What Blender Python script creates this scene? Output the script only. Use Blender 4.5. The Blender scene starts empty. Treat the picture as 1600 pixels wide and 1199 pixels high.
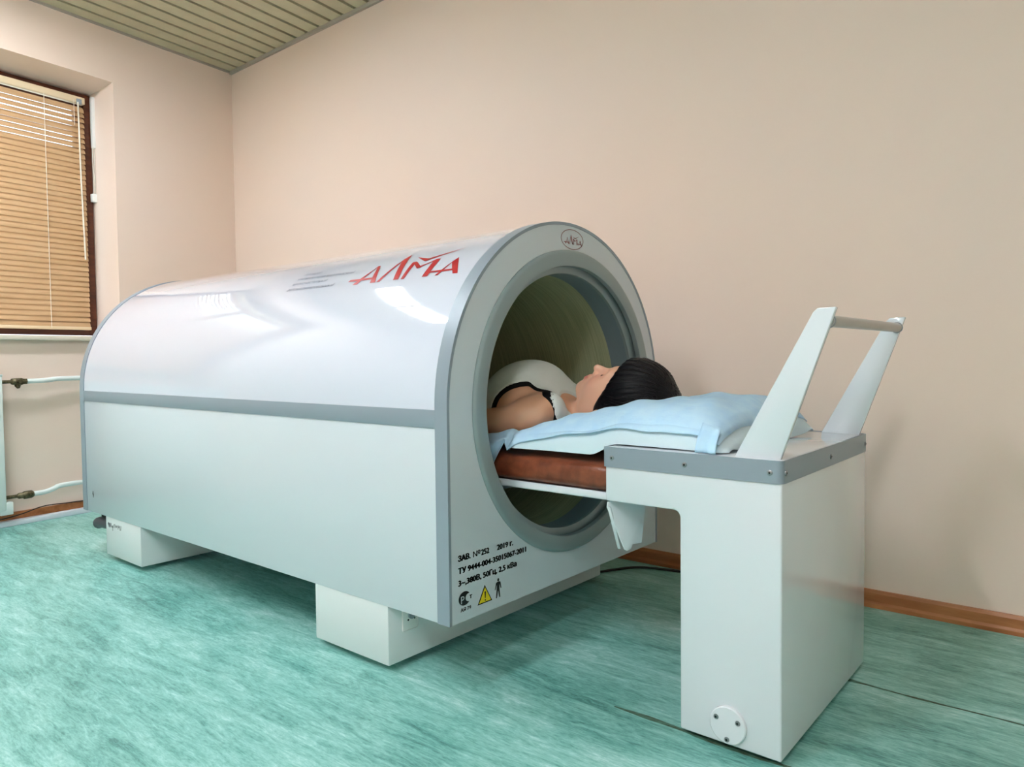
import bpy, bmesh, math, random
import numpy as np
from mathutils import Vector, Matrix

# ------------------------------------------------------------------ camera, sky, exposure
SC = bpy.context.scene
COL = SC.collection
YAW, PITCH, ROLL, FPX, CAM_Z = 0.6960, -0.0374, -0.0110, 1137.27, 0.8125
_f = Vector((-math.sin(YAW)*math.cos(PITCH), math.cos(YAW)*math.cos(PITCH), math.sin(PITCH)))
_r = Vector((math.cos(YAW), math.sin(YAW), 0)); _u = _r.cross(_f)
_r2 = _r*math.cos(ROLL)+_u*math.sin(ROLL); _u2 = -_r*math.sin(ROLL)+_u*math.cos(ROLL)
cam = bpy.data.cameras.new('camera'); cam_o = bpy.data.objects.new('camera', cam); COL.objects.link(cam_o)
cam.sensor_fit = 'HORIZONTAL'; cam.sensor_width = 36.0; cam.lens = FPX*36.0/1600.0; cam.clip_start = 0.02
M = Matrix((( _r2.x, _u2.x, -_f.x, 0), (_r2.y, _u2.y, -_f.y, 0), (_r2.z, _u2.z, -_f.z, CAM_Z), (0, 0, 0, 1)))
cam_o.matrix_world = M
SC.camera = cam_o

world = bpy.data.worlds.new('sky'); SC.world = world; world.use_nodes = True
bg = world.node_tree.nodes['Background']
bg.inputs[0].default_value = (0.74, 0.87, 1.0, 1); bg.inputs[1].default_value = 2.4     # bright overcast sky
LAMP_STRENGTH = 29.0
SC.view_settings.view_transform = 'Standard'; SC.view_settings.look = 'None'
SC.view_settings.gamma = 1.0; SC.view_settings.use_curve_mapping = False
SC.view_settings.exposure = 1.08
SC.cycles.max_bounces = 10; SC.cycles.diffuse_bounces = 6; SC.cycles.transparent_max_bounces = 16
SC.cycles.sample_clamp_indirect = 6.0

# ------------------------------------------------------------------ measured sizes (metres)
XR, XF, Y0, Y1 = -3.4087, -1.2009, 1.1992, 2.1999      # treatment chamber
ZB, BT, BB, SW = 0.176, 0.6872, 0.6438, 0.041
YC, ZC, RA = (Y0+Y1)/2, BT, (Y1-Y0)/2
OY, OZ = 1.715, 0.683                                   # opening centre
YW, XL, XS, ZCEIL = 2.4994, -4.4078, 0.1176, 2.6535     # room
XRIGHT, YFRONT = 1.7, -2.3
CX0, CX1, CXM, CY0, CY1 = -0.897, -0.494, -0.7107, 1.3985, 2.0005   # trolley
CZ0, CZT, CZB, CZO = 0.012, 0.6038, 0.5599, 0.4812
_n = math.hypot(1, XS)
WT = Vector((XS/_n, -1/_n, 0)); WN = Vector((1/_n, XS/_n, 0))
def W(a, d, z):                       # a along the window wall from the corner, d into the room
    return Vector((XL, YW, 0)) + WT*a + WN*d + Vector((0, 0, z))

# ------------------------------------------------------------------ materials
def s2l(c):
    return tuple(((v/255)/12.92 if v/255 <= 0.04045 else ((v/255+0.055)/1.055)**2.4) for v in c)+(1,)
MATS = {}
def mat(name, rgb, rough=0.5, metal=0.0, coat=0.0, spec=0.5, noise=None, bump=None, sub=0.0):
    """noise=(scale xyz, rgb2, amount); bump=(scale xyz, strength, distance)"""
    m = bpy.data.materials.new(name); m.use_nodes = True; nt = m.node_tree; b = nt.nodes['Principled BSDF']
    b.inputs['Base Color'].default_value = s2l(rgb); b.inputs['Roughness'].default_value = rough
    b.inputs['Metallic'].default_value = metal; b.inputs['Coat Weight'].default_value = coat
    b.inputs['Coat Roughness'].default_value = 0.025; b.inputs['Specular IOR Level'].default_value = spec
    if sub: b.inputs['Subsurface Weight'].default_value = sub; b.inputs['Subsurface Radius'].default_value = (0.012, 0.005, 0.003)
    if noise or bump: geo = nt.nodes.new('ShaderNodeNewGeometry')
    def nz(scale, detail=4):
        mp = nt.nodes.new('ShaderNodeMapping'); mp.inputs['Scale'].default_value = scale
        nt.links.new(geo.outputs['Position'], mp.inputs['Vector'])
        t = nt.nodes.new('ShaderNodeTexNoise'); t.inputs['Scale'].default_value = 1.0; t.inputs['Detail'].default_value = detail
        nt.links.new(mp.outputs['Vector'], t.inputs['Vector']); return t
    if noise:
        t = nz(noise[0]); r = nt.nodes.new('ShaderNodeMapRange'); r.inputs[1].default_value = 0.35; r.inputs[2].default_value = 0.65
        r.inputs[4].default_value = noise[2]; nt.links.new(t.outputs['Fac'], r.inputs[0])
        mx = nt.nodes.new('ShaderNodeMix'); mx.data_type = 'RGBA'; mx.inputs['A'].default_value = s2l(rgb); mx.inputs['B'].default_value = s2l(noise[1])
        nt.links.new(r.outputs[0], mx.inputs['Factor']); nt.links.new(mx.outputs['Result'], b.inputs['Base Color'])
    if bump:
        t = nz(bump[0], 3); bp = nt.nodes.new('ShaderNodeBump'); bp.inputs['Strength'].default_value = bump[1]; bp.inputs['Distance'].default_value = bump[2]
        nt.links.new(t.outputs['Fac'], bp.inputs['Height']); nt.links.new(bp.outputs['Normal'], b.inputs['Normal'])
    MATS[name] = m
    return m

mat('wall_paint', (235, 214, 200), 0.55, noise=((1.2, 1.2, 1.2), (232, 213, 202), 1.0), bump=((160, 160, 160), 0.08, 0.002), spec=0.4)
mat('white_paint', (214, 221, 228), 0.10, coat=0.5)
mat('shell_gloss', (206, 212, 228), 0.05, coat=1.0)
mat('panel_white', (203, 212, 220), 0.28, coat=0.3)
mat('foot_white', (212, 220, 222), 0.4)
mat('grey_trim', (143, 156, 168), 0.38, metal=0.15)
mat('grey_ring', (140, 155, 158), 0.35, metal=0.1)
mat('throat_grey', (124, 142, 150), 0.45)
mat('dark_rubber', (26, 26, 28), 0.6)
mat('conduit_grey', (66, 62, 70), 0.45)
mat('black', (16, 16, 17), 0.5)
mat('print_black', (18, 18, 20), 0.4)
mat('print_grey', (92, 100, 116), 0.4)
mat('logo_red', (176, 28, 34), 0.3)
mat('emblem_red', (120, 42, 46), 0.35)
mat('warn_yellow', (232, 208, 24), 0.4)
mat('pencil', (70, 74, 80), 0.6)
mat('leather', (140, 76, 50), 0.34, noise=((30, 30, 30), (106, 52, 34), 0.9), bump=((260, 260, 260), 0.25, 0.002))
mat('sheet_blue', (178, 214, 244), 0.8, noise=((30, 30, 30), (190, 222, 246), 1.0), bump=((22, 34, 30), 0.30, 0.008), spec=0.2)
mat('pillow_white', (206, 226, 236), 0.75, bump=((26, 20, 24), 0.30, 0.008), spec=0.2)
mat('bar_metal', (176, 174, 172), 0.3, metal=0.6)
mat('screw_metal', (150, 154, 158), 0.3, metal=0.85)
mat('wood_dark', (98, 48, 24), 0.4, noise=((8, 8, 60), (70, 30, 14), 0.9))
mat('wood_base', (184, 122, 76), 0.42, noise=((6, 40, 40), (158, 96, 56), 0.9))
mat('slat_tan', (198, 164, 126), 0.45, noise=((4, 4, 30), (188, 152, 112), 0.8))
mat('rail_cream', (226, 208, 176), 0.5)
mat('cord_white', (232, 226, 214), 0.6)
mat('ceiling_slat', (196, 190, 162), 0.5, noise=((14, 14, 14), (190, 184, 156), 1.0))
mat('ceiling_gap', (150, 146, 134), 0.8)
mat('ceiling_angle', (168, 160, 150), 0.5)
mat('sill_white', (226, 218, 204), 0.4)
mat('plastic_white', (232, 232, 230), 0.4)
mat('radiator_white', (222, 232, 232), 0.35)
mat('brass_old', (112, 104, 78), 0.45, metal=0.6, noise=((90, 90, 90), (74, 66, 46), 1.0))
mat('strip_white', (214, 222, 232), 0.35)
mat('lamp_body', (230, 230, 228), 0.5)
mat('seam_dark', (58, 66, 46), 0.7, noise=((38, 160, 60), (86, 128, 112), 1.0))
mat('shirt_white', (214, 220, 218), 0.85, bump=((26, 16, 22), 0.35, 0.010), spec=0.15)
mat('cloth_black', (14, 13, 15), 0.8, spec=0.2)
mat('trouser_grey', (52, 54, 62), 0.85, spec=0.2)
mat('lash_dark', (36, 22, 18), 0.6)

def mat_skin():
    m = bpy.data.materials.new('skin'); m.use_nodes = True; nt = m.node_tree; b = nt.nodes['Principled BSDF']
    at = nt.nodes.new('ShaderNodeAttribute'); at.attribute_name = 'tint'
    nt.links.new(at.outputs['Color'], b.inputs['Base Color'])
    b.inputs['Roughness'].default_value = 0.48; b.inputs['Subsurface Weight'].default_value = 0.12
    b.inputs['Subsurface Radius'].default_value = (0.012, 0.005, 0.003); b.inputs['Subsurface Scale'].default_value = 0.6
    MATS['skin'] = m
mat_skin()
def mat_hair():
    m = bpy.data.materials.new('hair_black'); m.use_nodes = True; nt = m.node_tree; b = nt.nodes['Principled BSDF']
    b.inputs['Base Color'].default_value = s2l((7, 5, 10)); b.inputs['Roughness'].default_value = 0.30; b.inputs['Specular IOR Level'].default_value = 0.2
    at = nt.nodes.new('ShaderNodeAttribute'); at.attribute_name = 'flow'
    t = nt.nodes.new('ShaderNodeTexNoise'); t.inputs['Scale'].default_value = 1.0; t.inputs['Detail'].default_value = 4
    nt.links.new(at.outputs['Vector'], t.inputs['Vector'])
    bp = nt.nodes.new('ShaderNodeBump'); bp.inputs['Strength'].default_value = 0.7; bp.inputs['Distance'].default_value = 0.004
    nt.links.new(t.outputs['Fac'], bp.inputs['Height']); nt.links.new(bp.outputs['Normal'], b.inputs['Normal'])
    MATS['hair_black'] = m
mat_hair()
def mat_emit(name, rgb, s):
    m = bpy.data.materials.new(name); m.use_nodes = True; nt = m.node_tree; b = nt.nodes['Principled BSDF']
    b.inputs['Base Color'].default_value = (0.9, 0.9, 0.9, 1); b.inputs['Emission Color'].default_value = rgb+(1,); b.inputs['Emission Strength'].default_value = s
    MATS[name] = m
mat_emit('lamp_diffuser', (0.94, 0.965, 1.0), LAMP_STRENGTH)
def mat_pane():
    m = bpy.data.materials.new('window_glass'); m.use_nodes = True; nt = m.node_tree
    for n in list(nt.nodes): nt.nodes.remove(n)
    o = nt.nodes.new('ShaderNodeOutputMaterial'); t = nt.nodes.new('ShaderNodeBsdfTransparent'); g = nt.nodes.new('ShaderNodeBsdfGlossy')
    t.inputs[0].default_value = (0.92, 0.95, 0.95, 1); g.inputs['Roughness'].default_value = 0.02
    mx = nt.nodes.new('ShaderNodeMixShader'); mx.inputs[0].default_value = 0.07
    nt.links.new(t.outputs[0], mx.inputs[1]); nt.links.new(g.outputs[0], mx.inputs[2]); nt.links.new(mx.outputs[0], o.inputs[0])
    MATS['window_glass'] = m
mat_pane()
def mat_floor():
    m = bpy.data.materials.new('linoleum'); m.use_nodes = True; nt = m.node_tree; b = nt.nodes['Principled BSDF']
    geo = nt.nodes.new('ShaderNodeNewGeometry')
    def nz(scale, detail, rough=0.6, dist=0.0):
        mp = nt.nodes.new('ShaderNodeMapping'); mp.inputs['Scale'].default_value = scale
        nt.links.new(geo.outputs['Position'], mp.inputs['Vector'])
        t = nt.nodes.new('ShaderNodeTexNoise'); t.inputs['Scale'].default_value = 1.0; t.inputs['Detail'].default_value = detail
        t.inputs['Roughness'].default_value = rough; t.inputs['Distortion'].default_value = dist
        nt.links.new(mp.outputs['Vector'], t.inputs['Vector']); return t
    a = nz((6, 34, 1), 9, 0.80, 0.8); c = nz((1.5, 5, 1), 5, 0.65, 0.5); d = nz((40, 170, 1), 4, 0.75, 0.4)
    m1 = nt.nodes.new('ShaderNodeMath'); m1.operation = 'MULTIPLY_ADD'; m1.inputs[1].default_value = 0.45
    nt.links.new(c.outputs['Fac'], m1.inputs[0])
    m2 = nt.nodes.new('ShaderNodeMath'); m2.operation = 'MULTIPLY'; m2.inputs[1].default_value = 0.55; nt.links.new(a.outputs['Fac'], m2.inputs[0])
    nt.links.new(m2.outputs[0], m1.inputs[2])
    m3 = nt.nodes.new('ShaderNodeMath'); m3.operation = 'MULTIPLY_ADD'; m3.inputs[1].default_value = 0.28; nt.links.new(d.outputs['Fac'], m3.inputs[0]); nt.links.new(m1.outputs[0], m3.inputs[2])
    cr = nt.nodes.new('ShaderNodeValToRGB'); e = cr.color_ramp.elements
    e[0].position = 0.50; e[0].color = s2l((58, 116, 110)); e[1].position = 0.80; e[1].color = s2l((204, 232, 230))
    for p, cc in ((0.57, (96, 158, 150)), (0.64, (126, 186, 178)), (0.71, (154, 204, 198))):
        q = e.new(p); q.color = s2l(cc)
    nt.links.new(m3.outputs[0], cr.inputs[0]); nt.links.new(cr.outputs[0], b.inputs['Base Color'])
    b.inputs['Roughness'].default_value = 0.36; b.inputs['Specular IOR Level'].default_value = 0.5
    bp = nt.nodes.new('ShaderNodeBump'); bp.inputs['Strength'].default_value = 0.12; bp.inputs['Distance'].default_value = 0.002
    nt.links.new(a.outputs['Fac'], bp.inputs['Height']); nt.links.new(bp.outputs['Normal'], b.inputs['Normal'])
    MATS['linoleum'] = m
mat_floor()
def mat_liner():
    m = bpy.data.materials.new('tunnel_liner'); m.use_nodes = True; nt = m.node_tree; b = nt.nodes['Principled BSDF']
    geo = nt.nodes.new('ShaderNodeNewGeometry')
    mp = nt.nodes.new('ShaderNodeMapping'); mp.inputs['Scale'].default_value = (260, 5, 5); nt.links.new(geo.outputs['Position'], mp.inputs['Vector'])
    t = nt.nodes.new('ShaderNodeTexNoise'); t.inputs['Scale'].default_value = 1; t.inputs['Detail'].default_value = 5; nt.links.new(mp.outputs[0], t.inputs['Vector'])
    cr = nt.nodes.new('ShaderNodeValToRGB'); e = cr.color_ramp.elements
    e[0].position = 0.30; e[0].color = s2l((160, 168, 132)); e[1].position = 0.72; e[1].color = s2l((194, 200, 164))
    nt.links.new(t.outputs['Fac'], cr.inputs[0]); nt.links.new(cr.outputs[0], b.inputs['Base Color'])
    b.inputs['Roughness'].default_value = 0.5
    MATS['tunnel_liner'] = m
mat_liner()

# ------------------------------------------------------------------ helpers
def root_loc(o):
    p = Vector((0, 0, 0))
    while o is not None:
        p = p+o.location; o = o.parent
    return p
def link_mesh(name, verts, faces, material, parent=None, smooth=False, angle=35):
    me = bpy.data.meshes.new(name)
    off = root_loc(parent) if parent else Vector((0, 0, 0))
    me.from_pydata([Vector(v)-off for v in verts], [], faces); me.validate(); me.update()
    if smooth:
        me.polygons.foreach_set('use_smooth', [True]*len(me.polygons))
        if angle: me.set_sharp_from_angle(angle=math.radians(angle))
    me.materials.append(MATS[material])
    o = bpy.data.objects.new(name, me); COL.objects.link(o); o.parent = parent
    return o
def from_bm(name, bm, material, parent=None, smooth=False, angle=35):
    off = root_loc(parent) if parent else Vector((0, 0, 0))
    if off.length > 0: bmesh.ops.translate(bm, verts=bm.verts, vec=-off)
    bmesh.ops.recalc_face_normals(bm, faces=bm.faces)
    me = bpy.data.meshes.new(name); bm.to_mesh(me); bm.free()
    if smooth:
        me.polygons.foreach_set('use_smooth', [True]*len(me.polygons))
        if angle: me.set_sharp_from_angle(angle=math.radians(angle))
    me.materials.append(MATS[material])
    o = bpy.data.objects.new(name, me); COL.objects.link(o); o.parent = parent
    return o
def tag(o, label=None, cat=None, group=None, kind=None):
    if label: o['label'] = label
    if cat: o['category'] = cat
    if group: o['group'] = group
    if kind: o['kind'] = kind
    return o
def empty(name, loc, label, cat, group=None):
    o = bpy.data.objects.new(name, None); COL.objects.link(o); o.location = loc; o.empty_display_size = 0.05
    return tag(o, label, cat, group)
def bm_box(bm, x0, x1, y0, y1, z0, z1, bevel=0.0, seg=2, fn=None):
    vs = [bm.verts.new((x, y, z)) for x in (x0, x1) for y in (y0, y1) for z in (z0, z1)]
    fs = [(0, 1, 3, 2), (4, 6, 7, 5), (0, 4, 5, 1), (2, 3, 7, 6), (0, 2, 6, 4), (1, 5, 7, 3)]
    nf = [bm.faces.new([vs[i] for i in f]) for f in fs]
    if bevel:
        es = list({e for f in nf for e in f.edges})
        r = bmesh.ops.bevel(bm, geom=es, offset=bevel, segments=seg, affect='EDGES', profile=0.5)
    return nf
def box(name, x0, x1, y0, y1, z0, z1, material, parent=None, bevel=0.0, seg=2):
    bm = bmesh.new(); bm_box(bm, x0, x1, y0, y1, z0, z1, bevel, seg)
    return from_bm(name, bm, material, parent, smooth=bevel > 0)
def wbox(name, a0, a1, d0, d1, z0, z1, material, parent=None, bevel=0.0):
    """box in window-wall coordinates"""
    bm = bmesh.new(); bm_box(bm, a0, a1, d0, d1, z0, z1, bevel)
    for v in bm.verts: v.co = W(*v.co)
    return from_bm(name, bm, material, parent, smooth=bevel > 0)
def prism(name, poly, axis, c0, c1, material, parent=None, bevel=0.0, seg=2):
    """poly: 2D points; axis 'x': (y,z), 'y': (x,z), 'z': (x,y)"""
    def mk(p, c): return {'x': (c, p[0], p[1]), 'y': (p[0], c, p[1]), 'z': (p[0], p[1], c)}[axis]
    bm = bmesh.new(); a = [bm.verts.new(mk(p, c0)) for p in poly]; b = [bm.verts.new(mk(p, c1)) for p in poly]
    n = len(poly); bm.faces.new(a); bm.faces.new(b[::-1])
    for i in range(n): bm.faces.new((a[i], b[i], b[(i+1) % n], a[(i+1) % n]))
    bmesh.ops.recalc_face_normals(bm, faces=bm.faces)
    if bevel: bmesh.ops.bevel(bm, geom=list(bm.edges), offset=bevel, segments=seg, affect='EDGES', profile=0.5)
    return from_bm(name, bm, material, parent, smooth=bevel > 0)
def tube_data(path, r, n=12, cap=True):
    path = [Vector(p) for p in path]; V = []; F = []
    rr = r if isinstance(r, (list, tuple)) else [r]*len(path)
    up = Vector((0, 0, 1)); prev = None
    for i, p in enumerate(path):
        t = (path[min(i+1, len(path)-1)]-path[max(i-1, 0)]).normalized()
        if prev is None:
            a = t.cross(up if abs(t.dot(up)) < 0.95 else Vector((1, 0, 0))).normalized()
        else:
            a = (prev-t*prev.dot(t)).normalized()
        prev = a; b = t.cross(a)
        for k in range(n):
            an = 2*math.pi*k/n; V.append(p+(a*math.cos(an)+b*math.sin(an))*rr[i])
    for i in range(len(path)-1):
        for k in range(n): F.append((i*n+k, i*n+(k+1) % n, (i+1)*n+(k+1) % n, (i+1)*n+k))
    if cap: F.append(tuple(range(n))[::-1]); F.append(tuple((len(path)-1)*n+k for k in range(n)))
    return V, F
def tube(name, path, r, material, parent=None, n=12):
    V, F = tube_data(path, r, n); return link_mesh(name, V, F, material, parent, smooth=True, angle=50)
def bez(pts, n=40):
    """Catmull-Rom through points"""
    P = [Vector(p) for p in pts]; P = [P[0]*2-P[1]]+P+[P[-1]*2-P[-2]]; out = []; m = len(P)-3
    for i in range(m):
        for k in range(n//m+1):
            t = k/(n//m+1); a, b, c, d = P[i:i+4]
            out.append(0.5*((2*b)+(c-a)*t+(2*a-5*b+4*c-d)*t*t+(3*b-a-3*c+d)*t**3))
    out.append(P[-2]); return out
def lathe_x(name, prof, cy, cz, material, parent=None, n=96, angle=35):
    """closed profile of (x, r) revolved about an axis along x"""
    V = []; F = []; m = len(prof)
    for k in range(n):
        an = 2*math.pi*k/n; c, s = math.cos(an), math.sin(an)
        for x, r in prof: V.append((x, cy+r*c, cz+r*s))
    for k in range(n):
        k2 = (k+1) % n
        for j in range(m):
            j2 = (j+1) % m; F.append((k*m+j, k*m+j2, k2*m+j2, k2*m+j))
    o = link_mesh(name, V, F, material, parent, smooth=True, angle=angle)
    return o
def fill_poly(name, loops, fn, material, parent=None, thick=0.0):
    """flat filled outline(s): each loop a list of 2D points, mapped by fn to 3D"""
    V = []; F = []
    for lp in loops:
        b = len(V); V += [fn(*p) for p in lp]; F.append(tuple(range(b, b+len(lp))))
    return link_mesh(name, V, F, material, parent)
def text_data(body, size, bold=0.0, shear=0.0, spacing=1.0, width=None):
    cu = bpy.data.curves.new('t', 'FONT'); cu.body = body; cu.size = size; cu.shear = shear; cu.space_character = spacing
    cu.resolution_u = 4
    o = bpy.data.objects.new('t', cu); COL.objects.link(o)
    dg = bpy.context.evaluated_depsgraph_get(); me = bpy.data.meshes.new_from_object(o.evaluated_get(dg))
    V = [(v.co.x, v.co.y) for v in me.vertices]; F = [tuple(p.vertices) for p in me.polygons]
    bpy.data.objects.remove(o); bpy.data.meshes.remove(me); bpy.data.curves.remove(cu)
    x0 = min(v[0] for v in V); x1 = max(v[0] for v in V)
    k = width/(x1-x0) if width else 1.0
    return [((v[0]-x0)*k, v[1]) for v in V], F
def text(name, body, size, fn, material, parent, **kw):
    bold = kw.pop('bold', 0.0); V, F = text_data(body, size, **kw)
    if bold:                                   # heavy face: the outline repeated with tiny shifts
        n = len(V); V0, F0 = V, F; V = []; F = []
        for k, (dx, dy) in enumerate(((-bold, 0), (0, bold*.5), (bold, 0), (0, -bold*.5))):
            V += [(x+dx, y+dy) for x, y in V0]; F += [tuple(i+k*n for i in f) for f in F0]
    return link_mesh(name, [fn(*v) for v in V], F, material, parent)

# ------------------------------------------------------------------ the room
def struct(o): o['kind'] = 'structure'; return o
floor = struct(link_mesh('floor', [(-5.2, YFRONT-.1, 0), (XRIGHT+.1, YFRONT-.1, 0), (XRIGHT+.1, YW+.1, 0), (-5.2, YW+.1, 0)], [(0, 1, 2, 3)], 'linoleum'))
random.seed(4)
def seam(x0, x1, y, w):
    V = []; F = []; n = 60
    for i in range(n+1):
        x = x0+(x1-x0)*i/n; j = w*(0.4+random.random()*0.9)*(0.3 if i in (0, n) else 1.5 if i < 6 else 1); yy = y+0.0025*math.sin(i*.7)
        V += [(x, yy-j, 0.0003), (x, yy-j*.3, 0.0016), (x, yy+j*.3, 0.0016), (x, yy+j, 0.0003)]
        if i:
            b = (i-1)*4
            for k in range(3): F.append((b+k, b+4+k, b+5+k, b+1+k))
    link_mesh('seam', V, F, 'seam_dark', floor)
seam(-0.885, XRIGHT, 1.416, 0.0075); seam(-0.62, XRIGHT, 1.893, 0.0048)
wall_back = struct(link_mesh('wall_back', [(-4.6, YW, 0), (XRIGHT+.05, YW, 0), (XRIGHT+.05, YW, ZCEIL+.2), (-4.6, YW, ZCEIL+.2)], [(3, 2, 1, 0)], 'wall_paint'))
wall_right = struct(link_mesh('wall_right', [(XRIGHT, YFRONT, 0), (XRIGHT, YW, 0), (XRIGHT, YW, ZCEIL+.2), (XRIGHT, YFRONT, ZCEIL+.2)], [(0, 1, 2, 3)], 'wall_paint'))
A_END = (YW-YFRONT)*_n
# window wall with a splayed reveal
WA0, WA1, WZ0, WZ1 = 0.765, 2.26, 0.925, 2.358        # opening in the room face
FA0, FA1, FZ0, FZ1, FD = 0.789, 2.205, 0.958, 2.315, -0.20   # outer frame, back of the reveal
def wall_hole(name, T, a_lo, a_hi, z_hi, o, i, d):
    """wall in coordinates T(a,d,z) with hole o=(a0,a1,z0,z1) at d=0 and i at depth d"""
    V = [T(a_lo, 0, 0), T(a_hi, 0, 0), T(a_hi, 0, z_hi), T(a_lo, 0, z_hi),
         T(o[0], 0, o[2]), T(o[1], 0, o[2]), T(o[1], 0, o[3]), T(o[0], 0, o[3]),
         T(i[0], d, i[2]), T(i[1], d, i[2]), T(i[1], d, i[3]), T(i[0], d, i[3])]
    F = [(0, 1, 5, 4), (1, 2, 6, 5), (2, 3, 7, 6), (3, 0, 4, 7), (4, 5, 9, 8), (5, 6, 10, 9), (6, 7, 11, 10), (7, 4, 8, 11)]
    return struct(link_mesh(name, V, F, 'wall_paint'))
wall_left = wall_hole('wall_left', W, -0.05, A_END+.1, ZCEIL+.2, (WA0, WA1, WZ0, WZ1), (FA0, FA1, FZ0, FZ1), FD-.06)
wall_front = struct(link_mesh('wall_front', [(-4.9, YFRONT, 0), (XRIGHT+.05, YFRONT, 0), (XRIGHT+.05, YFRONT, ZCEIL+.2), (-4.9, YFRONT, ZCEIL+.2)], [(0, 1, 2, 3)], 'wall_paint'))

def window(name, T, a0, a1, z0, z1, d, mullions, mname):
    w = bpy.data.objects.new(name, None); COL.objects.link(w); w.location = T((a0+a1)/2, d, z0); struct(w)
    def b(nm, x0, x1, y0, y1, q0, q1, m, par):
        bm = bmesh.new(); bm_box(bm, x0, x1, y0, y1, q0, q1, 0.004 if m != 'window_glass' else 0)
        for v in bm.verts: v.co = T(*v.co)
        return from_bm(nm, bm, m, par, smooth=True)
    t = 0.042
    b('window_frame', a0, a0+t, d-.05, d, z0, z1, mname, w); b('window_frame', a1-t, a1, d-.05, d, z0, z1, mname, w)
    b('window_frame', a0+t, a1-t, d-.05, d, z1-t, z1, mname, w); b('window_frame', a0+t, a1-t, d-.05, d, z0, z0+.058, mname, w)
    xs = [a0+t]+mullions+[a1-t]
    for i in range(len(xs)-1):
        l, r = xs[i], xs[i+1]
        if i: b('mullion', l-.03, l+.03, d-.05, d, z0+.058, z1-t, mname, w)
        s = b('sash', l+.002, l+.045, d-.04, d-.008, z0+.06, z1-t-.002, mname, w)
        b('sash', r-.045, r-.002, d-.04, d-.008, z0+.06, z1-t-.002, mname, w)
        b('sash', l+.045, r-.045, d-.04, d-.008, z1-t-.045, z1-t-.002, mname, w); b('sash', l+.045, r-.045, d-.04, d-.008, z0+.06, z0+.105, mname, w)
        b('pane', l+.04, r-.04, d-.027, d-.023, z0+.1, z1-t-.04, 'window_glass', w)
    return w
win1 = window('window_1', W, FA0, FA1, FZ0, FZ1, FD, [1.51], 'wood_dark')
# sky portal in the window opening: guides the daylight of the sky, gives off none itself
def portal(name, T, a0, a1, z0, z1, d):
    l = bpy.data.lights.new(name, 'AREA'); l.shape = 'RECTANGLE'; l.size = a1-a0; l.size_y = z1-z0; l.cycles.is_portal = True
    o = bpy.data.objects.new(name, l); COL.objects.link(o)
    c = T((a0+a1)/2, d, (z0+z1)/2); n = (T(0, 1, 0)-T(0, 0, 0)).normalized()
    o.location = c; o.rotation_euler = n.to_track_quat('-Z', 'Z').to_euler()
portal('window_left_offscreen', W, FA0, FA1, FZ0, FZ1, FD-.08)
struct(wbox('trim_1', WA0-.0, WA1+.0, FD-.005, 0.035, 0.922, 0.946, 'sill_white', None, 0.004))
# ceiling of metal strips
ceiling = struct(link_mesh('ceiling', [(-5.2, YFRONT-.1, ZCEIL+.16), (XRIGHT+.1, YFRONT-.1, ZCEIL+.16), (XRIGHT+.1, YW+.1, ZCEIL+.16), (-5.2, YW+.1, ZCEIL+.16)], [(3, 2, 1, 0)], 'ceiling_gap'))
PIT = 0.1068
slat_mesh = None
for i in range(62):
    d0 = 0.004+i*PIT; d1 = d0+PIT-0.022
    # strip runs parallel to the window wall; clipped to the room's right wall by its start point
    def CT(d, a): return W(a, d, 0)
    if slat_mesh is None:
        L = A_END+.3
        p = [(0, 0), (d1-d0, 0), (d1-d0, .016), (d1-d0-.002, .016), (d1-d0-.002, .002), (.002, .002), (.002, .016), (0, .016)]
        V = []; F = []
        for a in (-0.02, L):
            for (u, z) in p: V.append(WN*u+WT*a+Vector((0, 0, z)))
        n = len(p)
        for k in range(n): F.append((k, (k+1) % n, n+(k+1) % n, n+k))
        slat_mesh = bpy.data.meshes.new('slat'); slat_mesh.from_pydata(V, [], F); slat_mesh.materials.append(MATS['ceiling_slat'])
    o = bpy.data.objects.new('slat', slat_mesh); COL.objects.link(o); o.parent = ceiling
    # start on the back wall: slide along WT so the strip begins at y = YW
    c = Vector((XL, YW, ZCEIL))+WN*d0
    c = c + WT*((c.y-YW)/(-WT.y)*1.0 if WT.y else 0)
    o.location = c
struct(box('trim_2', -4.45, XRIGHT, YW-.016, YW, ZCEIL-.018, ZCEIL+.002, 'ceiling_angle'))
struct(wbox('trim_3', 0, A_END, 0, .010, ZCEIL-.012, ZCEIL+.002, 'ceiling_angle'))
# skirting
prof = [(0, 0), (-.016, 0), (-.016, .012), (-.011, .02), (-.011, .046), (-.006, .056), (0, .056)]
bm = bmesh.new()
a = [bm.verts.new((-4.42, YW+u, z)) for u, z in prof]; b = [bm.verts.new((XRIGHT, YW+u, z)) for u, z in prof]
for k in range(len(prof)): bm.faces.new((a[k], a[(k+1) % len(prof)], b[(k+1) % len(prof)], b[k]))
struct(from_bm('baseboard_back', bm, 'wood_base'))
struct(wbox('baseboard_left', 0.0, A_END, 0, .018, 0, .06, 'wood_base', None, .004))
struct(wbox('trim_4', 0.02, A_END, .018, .062, 0, .026, 'strip_white', None, .004))
struct(box('baseboard_right', XRIGHT-.016, XRIGHT, YFRONT, YW, 0, .056, 'wood_base', None, .004))

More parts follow.
